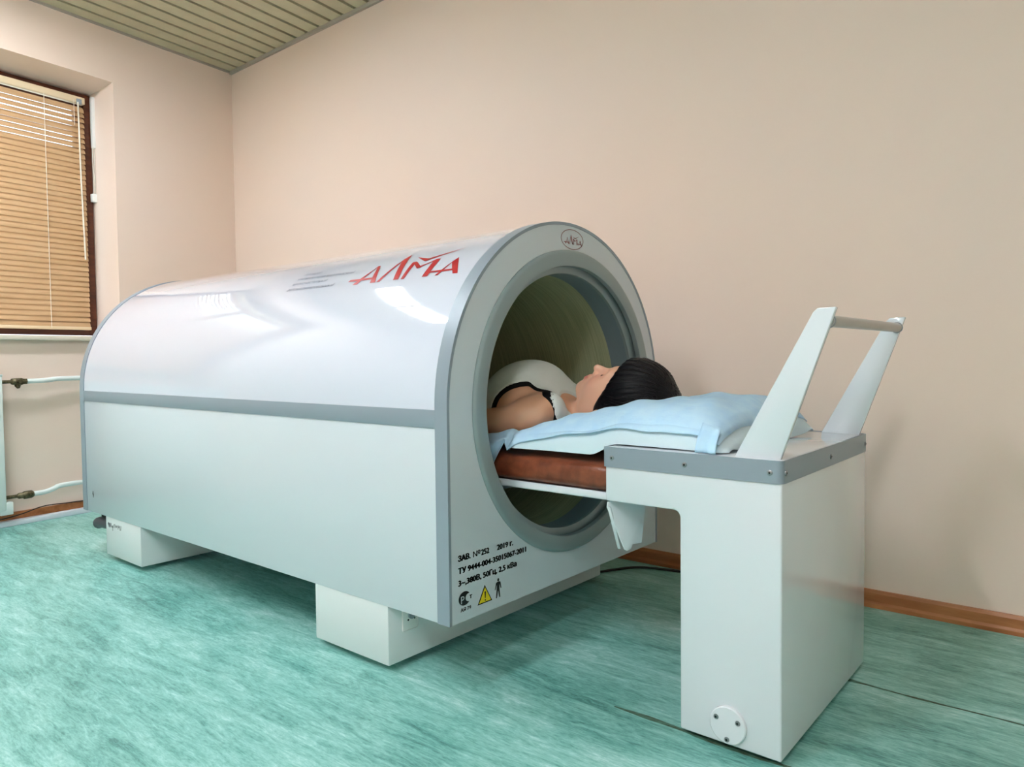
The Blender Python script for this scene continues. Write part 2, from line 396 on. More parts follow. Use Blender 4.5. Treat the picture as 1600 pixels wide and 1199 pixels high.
# ------------------------------------------------------------------ ceiling lamps
def ceiling_lamp(cx, cy, lx, ly, label):
    t = empty('ceiling_lamp_offscreen', (cx, cy, ZCEIL), label, 'lamp', 'flat ceiling lamps')
    box('housing', cx-lx/2-.015, cx+lx/2+.015, cy-ly/2-.015, cy+ly/2+.015, ZCEIL-.045, ZCEIL+.002, 'lamp_body', t, .006)
    box('diffuser_offscreen', cx-lx/2, cx+lx/2, cy-ly/2, cy+ly/2, ZCEIL-.055, ZCEIL-.044, 'lamp_diffuser', t, .003)
for (cx, cy, w) in ((-3.38, .93, 'close beside the white therapy chamber'), (-3.38, .27, 'by the window wall, away from the chamber')):
    ceiling_lamp(cx, cy, .2, .58, 'white flat ceiling lamp '+w)
ceiling_lamp(-1.3, -.6, .2, 1.2, 'long white flat ceiling lamp over the middle of the room')
ceiling_lamp(0.2, -1.1, .2, 1.2, 'long white flat ceiling lamp in the part of the room away from the window')

# ------------------------------------------------------------------ venetian blind
bl = empty('venetian_blind', W(1.5, FD+.03, FZ0), 'tan wooden venetian blind lowered over the brown framed window', 'blind')
BA0, BA1, BD = 0.842, 2.185, FD+.030
wbox('head_rail', BA0, BA1, BD-.018, BD+.018, FZ1-.072, FZ1-.036, 'rail_cream', bl, .003)
NS = 43; ZTOP = FZ1-.088; ZBOT = FZ0+.050
pitch = (ZTOP-ZBOT)/NS
slat_cache = {}
def slat(z, tilt):
    if tilt not in slat_cache:
        V = []; F = []; w = .021
        for a in (BA0+.004, BA1-.004):
            for k in range(5):
                s = (k/4-.5)*2; cv = .0055*(1-s*s)
                dd = s*w*math.cos(tilt)+cv*math.sin(tilt); zz = -s*w*math.sin(tilt)+cv*math.cos(tilt)
                V.append((a, dd, zz)); 
            for k in range(5):
                s = (k/4-.5)*2; cv = .0055*(1-s*s)-.0012
                dd = s*w*math.cos(tilt)+cv*math.sin(tilt); zz = -s*w*math.sin(tilt)+cv*math.cos(tilt)
                V.append((a, dd, zz))
        for k in range(4): F += [(k, k+1, 11+k, 10+k), (5+k, 15+k, 16+k, 6+k)]
        F += [(0, 10, 15, 5), (4, 9, 19, 14)]
        for k in range(4): F += [(k, 5+k, 6+k, k+1), (10+k, 11+k, 16+k, 15+k)]
        me = bpy.data.meshes.new('slat'); o0 = W(0, 0, 0)
        me.from_pydata([WT*v[0]+WN*v[1]+Vector((0, 0, v[2])) for v in V], [], F)
        me.polygons.foreach_set('use_smooth', [True]*len(me.polygons)); me.set_sharp_from_angle(angle=.7)
        me.materials.append(MATS['slat_tan']); slat_cache[tilt] = me
    o = bpy.data.objects.new('slat', slat_cache[tilt]); COL.objects.link(o); o.parent = bl
    o.location = W(0, BD, z)-bl.location
for i in range(NS):
    z = ZTOP-(i+.5)*pitch
    t = 1.03
    if i in (1, 2, 3): t = 0.84
    elif i in (5, 6, 7, 8): t = .89
    slat(z, round(t, 2))
wbox('bottom_rail', BA0, BA1, BD-.013, BD+.013, ZBOT-.022, ZBOT-.004, 'rail_cream', bl, .003)
for a in (1.055, 1.5, 1.95):
    V, F = tube_data([W(a, BD+.019, z) for z in np.linspace(ZTOP+.02, ZBOT-.015, 30)], .0016, 6); lc = link_mesh('ladder_cord', V, F, 'cord_white', bl)
tube('tilt_wand', [W(0.885, BD+.028, FZ1-.07), W(0.882, BD+.03, FZ1-.5), W(0.872, BD+.03, FZ0+.42)], .0042, 'cord_white', bl, 8)
tube('lift_cord', [W(0.905, BD+.024, FZ1-.06), W(0.905, BD+.026, FZ1-.20)], .0014, 'cord_white', bl, 6)
wbox('bracket', 0.862, 0.888, BD+.016, BD+.024, FZ1-.078, FZ1-.05, 'grey_trim', bl, .001)
cg = empty('roller_cord_guide', W(.815, FD+.03, 1.5), 'white plastic cord guide and hanging cord on the window reveal', 'cord guide')
wbox('channel', .770, .796, FD+.004, FD+.030, 2.02, 2.305, 'plastic_white', cg, .003)
tube('cord', [W(.795, FD+.022, 2.03), W(.799, FD+.026, 1.95), W(.793, FD+.024, 1.86), W(.796, FD+.022, 1.74)], .0022, 'cord_white', cg, 8)
tube('cord', [W(.786, FD+.022, 2.03), W(.786, FD+.022, 1.74)], .0022, 'cord_white', cg, 8)
wbox('clamp', .774, .806, FD+.001, FD+.028, 1.715, 1.762, 'plastic_white', cg, .004)

# ------------------------------------------------------------------ radiator and heating pipes
RA_A, RD0, RD1 = 1.392, .035, .085
rad = empty('radiator', W(1.85, .06, .08), 'pale steel panel radiator under the window', 'radiator')
wbox('panel', RA_A+.004, 2.35, RD1-.012, RD1, .085, .742, 'radiator_white', rad, .005)
wbox('panel', RA_A+.012, 2.345, RD0, RD0+.012, .085, .742, 'radiator_white', rad, .004)
wbox('side_cover', RA_A, RA_A+.016, RD0-.002, RD1-.008, .10, .75, 'radiator_white', rad, .003)
wbox('top_grille', RA_A, 2.35, RD0, RD1, .742, .752, 'radiator_white', rad, .003)
for k in range(18):
    wbox('rib', RA_A+.05+k*.052, RA_A+.072+k*.052, RD1-.001, RD1+.005, .12, .70, 'radiator_white', rad, .003)
for a in (1.6, 2.15): wbox('wall_bracket', a, a+.03, 0, RD0, .5, .56, 'radiator_white', rad)
wbox('lower_mount', RA_A-.028, RA_A+.03, RD0+.01, RD1-.005, .062, .125, 'radiator_white', rad, .004)
def pipe(z, drop, label, valve):
    t = empty('heating_pipe', W(1.0, .05, z), label, 'pipe')
    P = [W(1.30, .052, z-drop), W(1.21, .052, z-drop+.001), W(1.165, .050, z-drop*.5), W(1.12, .046, z), W(.95, .046, z+.001), W(.30, .046, z+.003), W(.03, .046, z+.004)]
    tube('pipe', bez(P, 36), .0125, 'radiator_white', t, 14)
    # old brass valve between the pipe and the radiator
    tube('connector', [W(RA_A+.005, .052, z-drop), W(1.285, .052, z-drop)], .009, 'brass_old', t, 10)
    if valve:
        tube('valve', [W(1.345, .052, z-drop), W(1.338, .052, z-drop), W(1.300, .052, z-drop), W(1.292, .052, z-drop), W(1.275, .052, z-drop)], [.011, .018, .020, .016, .015], 'brass_old', t, 6)
        tube('valve_bonnet', [W(1.318, .052, z-drop), W(1.316, .056, z-drop-.022), W(1.314, .058, z-drop-.034)], [.015, .014, .006], 'brass_old', t, 6)
        tube('valve_stem', [W(1.318, .060, z-drop+.002), W(1.316, .085, z-drop+.002)], [.012, .010], 'brass_old', t, 8)
    else:
        tube('valve', [W(1.335, .052, z-drop), W(1.328, .052, z-drop), W(1.31, .052, z-drop), W(1.305, .052, z-drop), W(1.27, .052, z-drop), W(1.262, .052, z-drop)], [.010, .015, .015, .020, .020, .015], 'brass_old', t, 8)
    return t
pipe(.722, .008, 'white upper heating pipe with an angular old brass valve', True)
pipe(.166, .022, 'white lower heating pipe with a short brass union near the floor', False)
tag(tube('thin_cable', bez([W(1.62, .075, .030), W(1.36, .070, .050), W(1.22, .05, .072), W(1.1, .03, .066), W(.97, .024, .06), W(.9, .02, .05), W(.6, .022, .03)], 40), .0028, 'black', None, 6),
    'thin dark cable lying along the window wall skirting', 'cable')

# ------------------------------------------------------------------ magnet therapy chamber
ch = empty('therapy_chamber', ((XR+XF)/2, YC, 0), 'large white tunnel-shaped magnetic therapy chamber with grey trim and red lettering', 'medical device')
def arc(R, n, y_c=YC, z_c=ZC):
    return [(y_c-R*math.cos(math.pi*k/n), z_c+R*math.sin(math.pi*k/n)) for k in range(n+1)]
NA = 64
# curved glossy cover (thin extruded arch)
def arch_band(name, x0, x1, Ro, Ri, material, zlow=None, bevel=0.0):
    o = arc(Ro, NA); i = arc(Ri, NA)
    if zlow is not None:
        o = [(YC-Ro, zlow)]+o+[(YC+Ro, zlow)]; i = [(YC-Ri, zlow)]+i+[(YC+Ri, zlow)]
    V = []; F = []; n = len(o)
    for p, q in zip(o, i): V += [(x0, *p), (x1, *p), (x1, *q), (x0, *q)]
    for k in range(n-1):
        b = 4*k
        for j in range(4): F.append((b+j, b+(j+1) % 4, b+4+(j+1) % 4, b+4+j))
    F += [(0, 3, 2, 1), (4*(n-1), 4*(n-1)+1, 4*(n-1)+2, 4*(n-1)+3)]
    return link_mesh(name, V, F, material, ch, smooth=True, angle=30)
E1 = 0.0025
arch_band('cover', XR+SW-.002, XF-SW+.002, RA-E1, RA-.012, 'shell_gloss')
arch_band('edge_trim', XF-SW, XF, RA, RA-.0085, 'grey_trim', ZB)
arch_band('edge_trim', XR, XR+SW, RA, RA-.0085, 'grey_trim', ZB)
for s in (-1, 1):
    y = YC+s*RA
    ya, yb = sorted((y, y-s*.006)); box('side_band', XR+SW, XF-SW, ya, yb, BB, BT, 'grey_trim', ch, .0008)
    ya, yb = sorted((y-s*E1, y-s*.012)); box('side_panel', XR+SW-.002, XF-SW+.002, ya, yb, ZB, BB+.001, 'panel_white', ch, .0015)
box('bottom_panel', XR+.01, XF-.01, Y0+.012, Y1-.012, ZB, ZB+.012, 'panel_white', ch)
# end panels: front one with the round opening
def end_panel(name, x0, x1, material, hole):
    n = 128; V = []; F = []; R_ = RA-.0083
    def outer(an):
        c, s = math.cos(an), math.sin(an)
        # from the opening centre out to the arch / straight sides / bottom
        best = 9
        if s < 0: best = min(best, (OZ-ZB-.0005)/-s)
        if abs(c) > 1e-6:
            t = ((YC+R_ if c > 0 else YC-R_)-OY)/c
            if OZ+t*s <= ZC: best = min(best, t)
        b = (OY-YC)*c+(OZ-ZC)*s; q = (OY-YC)**2+(OZ-ZC)**2-R_*R_; t = -b+math.sqrt(b*b-q)
        if OZ+t*s >= ZC: best = min(best, t)
        return best
    ans = [2*math.pi*k/n for k in range(n)]
    for yy in (YC-R_, YC+R_): ans.append(math.atan2(ZB+.0005-OZ, yy-OY) % (2*math.pi))
    ans = sorted(ans); n = len(ans)
    for x in (x1, x0):
        for an in ans:
            t = outer(an); V += [(x, OY+hole*math.cos(an), OZ+hole*math.sin(an)), (x, OY+t*math.cos(an), OZ+t*math.sin(an))]
    for k in range(n):
        k2 = (k+1) % n
        F += [(2*k, 2*k+1, 2*k2+1, 2*k2), (2*n+2*k, 2*n+2*k2, 2*n+2*k2+1, 2*n+2*k+1), (2*k+1, 2*n+2*k+1, 2*n+2*k2+1, 2*k2+1), (2*k, 2*k2, 2*n+2*k2, 2*n+2*k)]
    return link_mesh(name, V, F, material, ch)
XP = XF-.0015
end_panel('front_panel', XF-.014, XP, 'panel_white', .412)
end_panel('rear_panel', XR+.0015, XR+.014, 'panel_white', .37)
RO, RI = .428, .383
ring = lathe_x('opening_ring', [(XP-.004, RO), (XP+.004, RO), (XP+.008, RO-.004), (XP+.0095, RO-.010), (XP+.0095, RI+.005), (XP+.008, RI+.001), (XP+.005, RI), (XP-.006, RI), (XP-.006, .402), (XP-.012, .402), (XP-.012, RO-.008)], OY, OZ, 'grey_ring', ch, 128, 40)
lathe_x('inner_ring', [(XP-.010, .410), (XP-.010, .401), (XP-.0185, .401), (XP-.0185, .368), (XP-.0205, .365), (XP-.030, .365), (XP-.030, .410)], OY, OZ, 'grey_ring', ch, 128)
lathe_x('throat', [(XP-.029, .3665), (XP-.095, .3665), (XP-.095, .374), (XP-.029, .374)], OY, OZ, 'throat_grey', ch, 128)
lathe_x('tunnel_liner', [(XP-.095, .3672), (XR+.012, .3672), (XR+.012, .375), (XP-.095, .375)], OY, OZ, 'tunnel_liner', ch, 128)
lathe_x('rear_disc', [(XR+.004, .0005), (XR+.004, .38), (XR+.012, .38), (XR+.012, .0005)], OY, OZ, 'throat_grey', ch, 96)
# feet
for (x0, x1) in ((-1.7413, -1.4273), (-3.1873, -2.8642)):
    f = box('foot', x0, x1, Y0+.004, Y1-.004, .0195, ZB+.002, 'foot_white', ch, .004)
    for yy in (Y0+.14, Y1-.14):
        V, F = tube_data([((x0+x1)/2, yy, 0), ((x0+x1)/2, yy, .021)], .045, 20); link_mesh('rubber_pad', V, F, 'dark_rubber', f)
    if x0 > -2:
        box('socket_plate', x1, x1+.004, 1.250, 1.303, .096, .168, 'plastic_white', f, .004)
        V, F = tube_data([(x1+.003, 1.279, .137), (x1+.009, 1.279, .137)], .012, 20); link_mesh('socket', V, F, 'grey_trim', f)
        for yy, zz in ((1.268, .124), (1.290, .124)):
            V, F = tube_data([(x1+.003, yy, zz), (x1+.0055, yy, zz)], .0025, 10); link_mesh('socket_screw', V, F, 'black', f)
    else:
        # pencilled scribble on the foot
        random.seed(11); pts = []
        strokes = [[(-3.168, .148), (-3.164, .158), (-3.160, .139), (-3.154, .157)], [(-3.152, .157), (-3.150, .138), (-3.142, .150), (-3.140, .158), (-3.138, .140)],
                   [(-3.130, .149), (-3.127, .140), (-3.121, .150), (-3.124, .128)], [(-3.112, .142), (-3.110, .156), (-3.100, .157), (-3.099, .142)],
                   [(-3.094, .146), (-3.088, .155), (-3.083, .146), (-3.078, .153)], [(-3.072, .140), (-3.070, .158), (-3.062, .148), (-3.058, .157), (-3.052, .139)], [(-3.045, .14), (-3.043, .158)]]
        V = []; F = []
        for st in strokes:
            v, ff = tube_data([(x+.004, Y0+.0035, z-.004) for x, z in st], .0009, 5); b_ = len(V); V += v; F += [tuple(i+b_ for i in q) for q in ff]
        tag(link_mesh('scribble', V, F, 'pencil', f), 'pencilled scribble')
# small scratch on the side panel
V, F = tube_data([(-3.305, Y0+.002, .266), (-3.3045, Y0+.002, .255), (-3.301, Y0+.002, .248), (-3.3035, Y0+.002, .238)], [.0008, .0022, .0016, .0006], 6); link_mesh('scratch', V, F, 'black', ch)
# conduit elbow under the rear end
path = bez([(-3.18, 1.235, .132), (-3.26, 1.235, .131), (-3.32, 1.235, .126), (-3.362, 1.235, .112)], 18)
rad_l = [.024]*len(path); rad_l[-1] = .008; rad_l[-2] = .017; rad_l[-3] = .021
cd = tube('conduit', path, rad_l, 'conduit_grey', ch, 16)
tube('conduit_nut', [(-3.298, 1.245, .150), (-3.298, 1.245, .178)], .016, 'black', cd, 8)

# --- lettering on the cover: (x, arc length up from the band) wrapped on the cylinder
def on_shell(x, s, lift=.0012):
    R_ = RA-E1+lift; th = s/RA; return (x, YC-R_*math.cos(th), ZC+R_*math.sin(th))
def shell_poly(name, loops, material, parent, lift=.0012):
    V = []; F = []
    for lp in loops:
        bm = bmesh.new(); vs = [bm.verts.new((x, s, 0)) for x, s in lp]; bm.faces.new(vs)
        bmesh.ops.triangulate(bm, faces=bm.faces[:])
        s0 = min(p[1] for p in lp); s1 = max(p[1] for p in lp); q = s0+.006
        while q < s1-.001:
            bmesh.ops.bisect_plane(bm, geom=bm.verts[:]+bm.edges[:]+bm.faces[:], plane_co=(0, q, 0), plane_no=(0, 1, 0)); q += .008
        bm.verts.index_update()
        b_ = len(V); V += [on_shell(v.co.x, v.co.y, lift) for v in bm.verts]; F += [tuple(v.index+b_ for v in f.verts) for f in bm.faces]; bm.free()
    return link_mesh(name, V, F, material, parent)
def bar(p, q, w0, w1=None):
    """straight stroke from p to q; w = horizontal width at each end"""
    w1 = w0 if w1 is None else w1
    return [(p[0]-w0/2, p[1]), (p[0]+w0/2, p[1]), (q[0]+w1/2, q[1]), (q[0]-w1/2, q[1])]
LG = {
 'letter_a': [[(-1.712, .371), (-1.690, .371), (-1.6645, .4535), (-1.6545, .4535), (-1.6545, .450), (-1.661, .447)],
              [(-1.6625, .450), (-1.6545, .4535), (-1.6095, .371), (-1.6330, .371)],
              [(-1.7445, .3865), (-1.741, .3955), (-1.640, .3955), (-1.640, .3865)]],
 'letter_l': [[(-1.6055, .3715), (-1.592, .3715), (-1.561, .486), (-1.5605, .4995)], [(-1.5725, .470), (-1.5605, .4995), (-1.514, .3725), (-1.535, .3725)]],
 'letter_m': [[(-1.504, .372), (-1.4905, .372), (-1.496, .432), (-1.506, .449), (-1.514, .449)], [(-1.514, .4495), (-1.497, .4495), (-1.455, .417), (-1.4685, .412)],
              [(-1.4685, .412), (-1.461, .4255), (-1.404, .4495), (-1.419, .4495)][::1], [(-1.424, .4435), (-1.4035, .4495), (-1.3995, .372), (-1.4205, .372)]],
 'tick': [[(-1.515, .4745), (-1.463, .445), (-1.345, .4955), (-1.457, .459)]],
 'letter_a_': [[(-1.372, .3715), (-1.361, .3715), (-1.336, .433), (-1.3325, .4425)], [(-1.344, .424), (-1.3315, .4430), (-1.2885, .3715), (-1.3060, .3715)],
              [(-1.4005, .3855), (-1.3985, .3925), (-1.306, .3925), (-1.306, .3855)]],
}
lg = None
for nm, loops in LG.items():
    o = shell_poly('logo_letter' if nm != 'tick' else 'logo_tick', loops, 'logo_red', ch)
    tag(o, 'red logo lettering')
for body, x, s, w in (('Аппарат', -2.043, .4555, .096), ('магнитотерапевтический', -2.050, .4300, .290), ('низкочастотный', -2.049, .4035, .180), ('автоматизированный', -2.052, .3755, .243)):
    tag(text('caption', body, .0195, lambda u, v, x=x, s=s: on_shell(x+u, s+v), 'print_grey', ch, width=w, shear=.25), 'small grey caption line')

# --- marks on the front panel: (distance from the near edge along y, height)
def on_face(u, v, lift=.0009): return (XP+lift, u, v)
for body, u, v, w, sz in (('ЗАВ.', 1.2315, .3245, .042, .0190), ('№', 1.2835, .3240, .026, .0190), ('252', 1.3135, .3232, .028, .0190), ('2019 г.', 1.3725, .3228, .0620, .0190),
                      ('ТУ 9444-004-35015067-2011', 1.2315, .2945, .2565, .0190), ('3~,380В, 50Гц, 2,5 кВа', 1.2315, .2650, .2165, .0190), ('АЯ 79', 1.2375, .2005, .0360, .0125)):
    tag(text('printed_text', body, sz, lambda a, b, u=u, v=v: on_face(u+a, v+b), 'print_black', ch, width=w, bold=.0015 if body not in ('№', 'АЯ 79') else .0004), 'black printed text')
# conformity mark: a black C-shaped disc holding a P and a T
def ell(cx, cz, rx, rz, a0=0, a1=2*math.pi, n=40): return [(cx+rx*math.cos(a0+(a1-a0)*k/n), cz+rz*math.sin(a0+(a1-a0)*k/n)) for k in range(n+(0 if abs(a1-a0) > 6.28 else 1))]
cm = fill_poly('conformity_mark', [ell(1.2515, .2315, .0205, .0170, .62, 5.66)[::1]+ell(1.2665, .2310, .0115, .0100, 4.9, 1.4)], on_face, 'print_black', ch)
def on_face2(u, v): return on_face(u, v, .0016)
text('mark_letter', 'P', .026, lambda a, b: on_face2(1.2385+a, .2205+b), 'panel_white', cm, width=.0115, bold=0.0)
text('mark_letter', 'т', .016, lambda a, b: on_face2(1.2685+a, .2265+b), 'print_black', cm, width=.0085, bold=.0008)
tri = fill_poly('warning_triangle', [[(1.297, .2010), (1.3510, .2010), (1.3240, .2465)]], on_face, 'print_black', ch)
fill_poly('triangle_field', [[(1.3020, .2040), (1.3460, .2040), (1.3240, .2405)]], on_face2, 'warn_yellow', tri)
fill_poly('exclamation_mark', [[(1.3225, .2135), (1.3255, .2135), (1.3267, .2300), (1.3213, .2300)], ell(1.3240, .2085, .0021, .0021, n=14)], lambda u, v: on_face(u, v, .0022), 'print_black', tri)
man = [(1.3655, .2010), (1.3695, .2010), (1.3735, .2185), (1.3745, .2185), (1.3785, .2010), (1.3825, .2010), (1.3795, .2260), (1.3800, .2350), (1.3845, .2225), (1.3872, .2228), (1.3835, .2400), (1.3800, .2415),
       (1.3700, .2415), (1.3665, .2400), (1.3615, .2228), (1.3642, .2225), (1.3690, .2350), (1.3690, .2260)]
fill_poly('person_symbol', [man, ell(1.3752, .2462, .0036, .0042, n=20)], on_face, 'print_black', ch)
# oval emblem above the opening
em_c = (1.7130, 1.1425)
o_, i_ = ell(*em_c, .0548, .0285, n=56), ell(*em_c, .0525, .0267, n=56)
V = [on_face(*p) for p in o_]+[on_face(*p) for p in i_]; n = 56
emb = link_mesh('emblem_oval', V, [(k, (k+1) % n, n+(k+1) % n, n+k) for k in range(n)], 'emblem_red', ch)
def emb_map(x, s): return on_face(em_c[0]+(x+1.530)*.193, em_c[1]+(s-.435)*.215)
def flat_poly(loops, fn):
    V = []; F = []
    for lp in loops:
        bm = bmesh.new(); bm.faces.new([bm.verts.new((x, s, 0)) for x, s in lp]); bmesh.ops.triangulate(bm, faces=bm.faces[:]); bm.verts.index_update()
        b_ = len(V); V += [fn(v.co.x, v.co.y) for v in bm.verts]; F += [tuple(v.index+b_ for v in f.verts) for f in bm.faces]; bm.free()
    return V, F
for nm, loops in LG.items():
    V, F = flat_poly(loops, emb_map); link_mesh('emblem_letter', V, F, 'emblem_red', emb)
tag(tube('floor_cable', bez([(-1.62, 2.12, .006), (-1.50, 2.22, .006), (-1.45, 2.32, .006), (-1.39, 2.405, .006), (-1.27, 2.445, .006), (-1.15, 2.455, .006), (-1.0, 2.452, .006), (-.92, 2.46, .006)], 60), .0045, 'black', None, 8),
    'black cable running over the green floor behind the chamber', 'cable')

# ------------------------------------------------------------------ patient trolley
tr = empty('patient_trolley', ((CX0+CX1)/2, YC, 0), 'white wheeled end trolley carrying the brown treatment couch, with tall push handle', 'trolley')
bm = bmesh.new()
poly = [(CX0+.0015, CZO), (CXM-.012, CZO), (CXM-.004, CZO-.004), (CXM, CZO-.012), (CXM, CZ0), (CX1-.0015, CZ0), (CX1-.0015, CZT-.002), (CX0+.0015, CZT-.002)]
prism('body', poly, 'y', CY0+.0015, CY1-.0015, 'white_paint', tr, .004, 3)
box('top', CX0+.004, CX1-.004, CY0+.004, CY1-.004, CZT-.004, CZT+.0012, 'white_paint', tr, .001)
# wrap-around grey band with rounded corners
def band(y_, r=.012, n=6):
    pts = []
    for cx, cy, a0 in ((CX1-r, CY0+r, -math.pi/2), (CX1-r, CY1-r, 0), (CX0+r*.2, CY1-r*.2, math.pi/2), (CX0+r*.2, CY0+r*.2, math.pi)):
        rr = r if cx > -.6 else r*.2
        for k in range(n+1):
            a = a0+math.pi/2*k/n; pts.append((cx+(rr+y_)*math.cos(a), cy+(rr+y_)*math.sin(a)))
    return pts
po, pi_ = band(.0015), band(-.0015); V = []; F = []; n = len(po)
for p, q in zip(po, pi_): V += [(*p, CZB), (*p, CZT+.0015), (*q, CZT+.0015), (*q, CZB)]
for k in range(n):
    b = 4*k; c = 4*((k+1) % n)
    for j in range(4): F.append((b+j, c+j, c+(j+1) % 4, b+(j+1) % 4))
bnd = link_mesh('edge_band', V, F, 'grey_trim', tr, smooth=True)
def screw(name, p, axis, r, material, parent, mat_in='black'):
    d = {'y': Vector((0, -1, 0)), 'x': Vector((1, 0, 0))}[axis]; p = Vector(p)
    V, F = tube_data([p-d*.001, p+d*.0016, p+d*.0024], [r, r, r*.7], 16); o = link_mesh(name, V, F, material, parent, smooth=True)
    V, F = tube_data([p+d*.0020, p+d*.0027], r*.42, 6); link_mesh('hex_socket' if parent is tr else 'hex_recess', V, F, mat_in, o if parent is tr else parent)
for x in (-.876, -.698, -.518): screw('screw', (x, CY0-.0015, .581), 'y', .0055, 'screw_metal', tr)
for y in (1.4125, 1.697, 1.981): screw('screw', (CX1+.0015, y, .581), 'x', .0055, 'screw_metal', tr)
# push handle: two slanted posts and a round bar
hp = [(-.597, CZT), (-.505, CZT), (-.4025, .896), (-.404, .8975), (-.436, .8965), (-.444, .889)]
for (a, b) in ((CY0+.016, CY0+.028), (CY1-.028, CY1-.016)): prism('handle_post', hp, 'y', a, b, 'white_paint', tr, .0015)
hb = tube('handle_bar', [(-.4195, CY0+.026, .872), (-.4195, CY1-.026, .872)], .0112, 'bar_metal', tr, 24)
for y in (CY0+.0285, CY1-.0325): V, F = tube_data([(-.4195, y, .872), (-.4195, y+.004, .872)], .0135, 24); link_mesh('collar', V, F, 'screw_metal', hb, smooth=True)
# round wheel cover with three bolts, wheels
cov = None
c = Vector((-.602, CY0, .0555)); V, F = tube_data([c+Vector((0, .002, 0)), c+Vector((0, -.005, 0)), c+Vector((0, -.007, 0))], [.0385, .0385, .0365], 48)
cov = link_mesh('wheel_cover', V, F, 'white_paint', tr, smooth=True)
for (x, z) in ((-.626, .068), (-.580, .0675), (-.603, .027)):
    p = Vector((x, CY0-.007, z)); V, F = tube_data([p, p+Vector((0, -.002, 0))], [.0056, .0048], 16); link_mesh('bolt', V, F, 'screw_metal', cov, smooth=True)
    V, F = tube_data([p+Vector((0, -.0015, 0)), p+Vector((0, -.0025, 0))], .0026, 6); link_mesh('bolt_recess', V, F, 'black', cov)
for y in (CY0+.06, CY1-.06):
    V, F = tube_data([(-.602, y-.012, .035), (-.602, y+.012, .035)], .035, 24); link_mesh('wheel', V, F, 'dark_rubber', tr, smooth=True)
# bracket hanging under the overhang: folded white plate
brk = [(1.4045, .478), (1.4125, .480), (1.490, .480), (1.4985, .452), (1.489, .372), (1.466, .372), (1.462, .362), (1.452, .358), (1.446, .362), (1.4030, .466)]
br = prism('bracket', brk, 'x', CX0+.002, CX0+.006, 'white_paint', tr, .0012)
for v in br.data.vertices: v.co.x += (v.co.y+YC-1.404)*.45
prism('bracket_lip', [(1.4030, .466), (1.4075, .467), (1.4500, .366), (1.446, .361)], 'x', CX0+.004, CX0+.012, 'white_paint', br, .001)
V, F = tube_data([(CX0+.005, 1.422, .472), (CX0+.0075, 1.422, .472)], .0022, 8); link_mesh('rivet', V, F, 'grey_trim', br)
# couch: white rail under a brown padded mattress that runs into the tunnel
box('couch_frame', -2.95, CX0-.03, 1.4525, 1.9535, .470, .490, 'white_paint', tr, .002)
prism('frame_lip', [(-2.95, .475), (CX0+.002, .475), (CX0-.006, .487), (CX0-.018, .4915), (-2.95, .4915)], 'y', 1.440, 1.453, 'white_paint', tr, .0008)
prism('frame_lip', [(-2.95, .475), (CX0+.002, .475), (CX0-.006, .487), (CX0-.018, .4915), (-2.95, .4915)], 'y', 1.953, 1.966, 'white_paint', tr, .0008)
for x in (-1.33, -2.0, -2.7): box('cross_bar', x-.011, x+.011, 1.46, 1.95, .440, .470, 'throat_grey', tr, .003)
MTOP = .566
def superbox(name, x0, x1, y0, y1, z0, z1, material, parent, nx=60, n=40, e=3.2, wob=.0015):
    """soft padded slab: superelliptic section swept along x with rounded ends"""
    V = []; F = []; cy, cz, ry, rz = (y0+y1)/2, (z0+z1)/2, (y1-y0)/2, (z1-z0)/2
    for i in range(nx+1):
        u = i/nx; x = x0+(x1-x0)*u; d = min(x-x0, x1-x)/.02; k = 1 if d >= 1 else math.sqrt(max(0, 1-(1-d)**2))*.35+.65
        for j in range(n):
            a = 2*math.pi*j/n; c, s = math.cos(a), math.sin(a)
            yy = math.copysign(abs(c)**(2/9 if abs(c) > 0 else 1), c); zz = math.copysign(abs(s)**(2/e), s)
            w = wob*math.sin(x*37+j*.9)*math.cos(x*13)
            V.append((x, cy+(ry-.02*(1-k))*yy*(1)+w, cz+rz*k*zz))
    for i in range(nx):
        for j in range(n): F.append((i*n+j, i*n+(j+1) % n, (i+1)*n+(j+1) % n, (i+1)*n+j))
    F += [tuple(range(n))[::-1], tuple(nx*n+j for j in range(n))]
    return link_mesh(name, V, F, material, parent, smooth=True, angle=60)
superbox('mattress', -2.94, CX0-.002, 1.428, 1.972, .4865, MTOP, 'leather', tr)

# ------------------------------------------------------------------ pillow
PX0, PX1, PY0, PY1 = -1.205, -.615, 1.412, 1.988
HX, HY = -1.012, 1.700                                  # where the head sinks in
def sstep(a, b, x):
    t = min(1, max(0, (x-a)/(b-a))); return t*t*(3-2*t)
def pil_base(x, y): return .6065-.030*(1-sstep(-.96, -.88, x))
def pil_prof(x):                                        # crown height along the bed
    xs = (PX0, -1.13, -1.05, -.95, -.86, -.78, -.70, -.65, PX1); zs = (.630, .650, .668, .690, .700, .703, .698, .674, .618)
    for i in range(len(xs)-1):
        if x <= xs[i+1]:
            t = (x-xs[i])/(xs[i+1]-xs[i]); t = t*t*(3-2*t)*.4+t*.6; return zs[i]+(zs[i+1]-zs[i])*t
    return zs[-1]
def pil_outline(x):                                     # near and far edge of the pillow at x (corners stick out a little)
    u = (x-(PX0+PX1)/2)/((PX1-PX0)/2)
    inn = .018*(1-u**4)
    e = max(0, abs(u)-.9)/.1
    return PY0+inn+.02*e*e, PY1-inn-.02*e*e
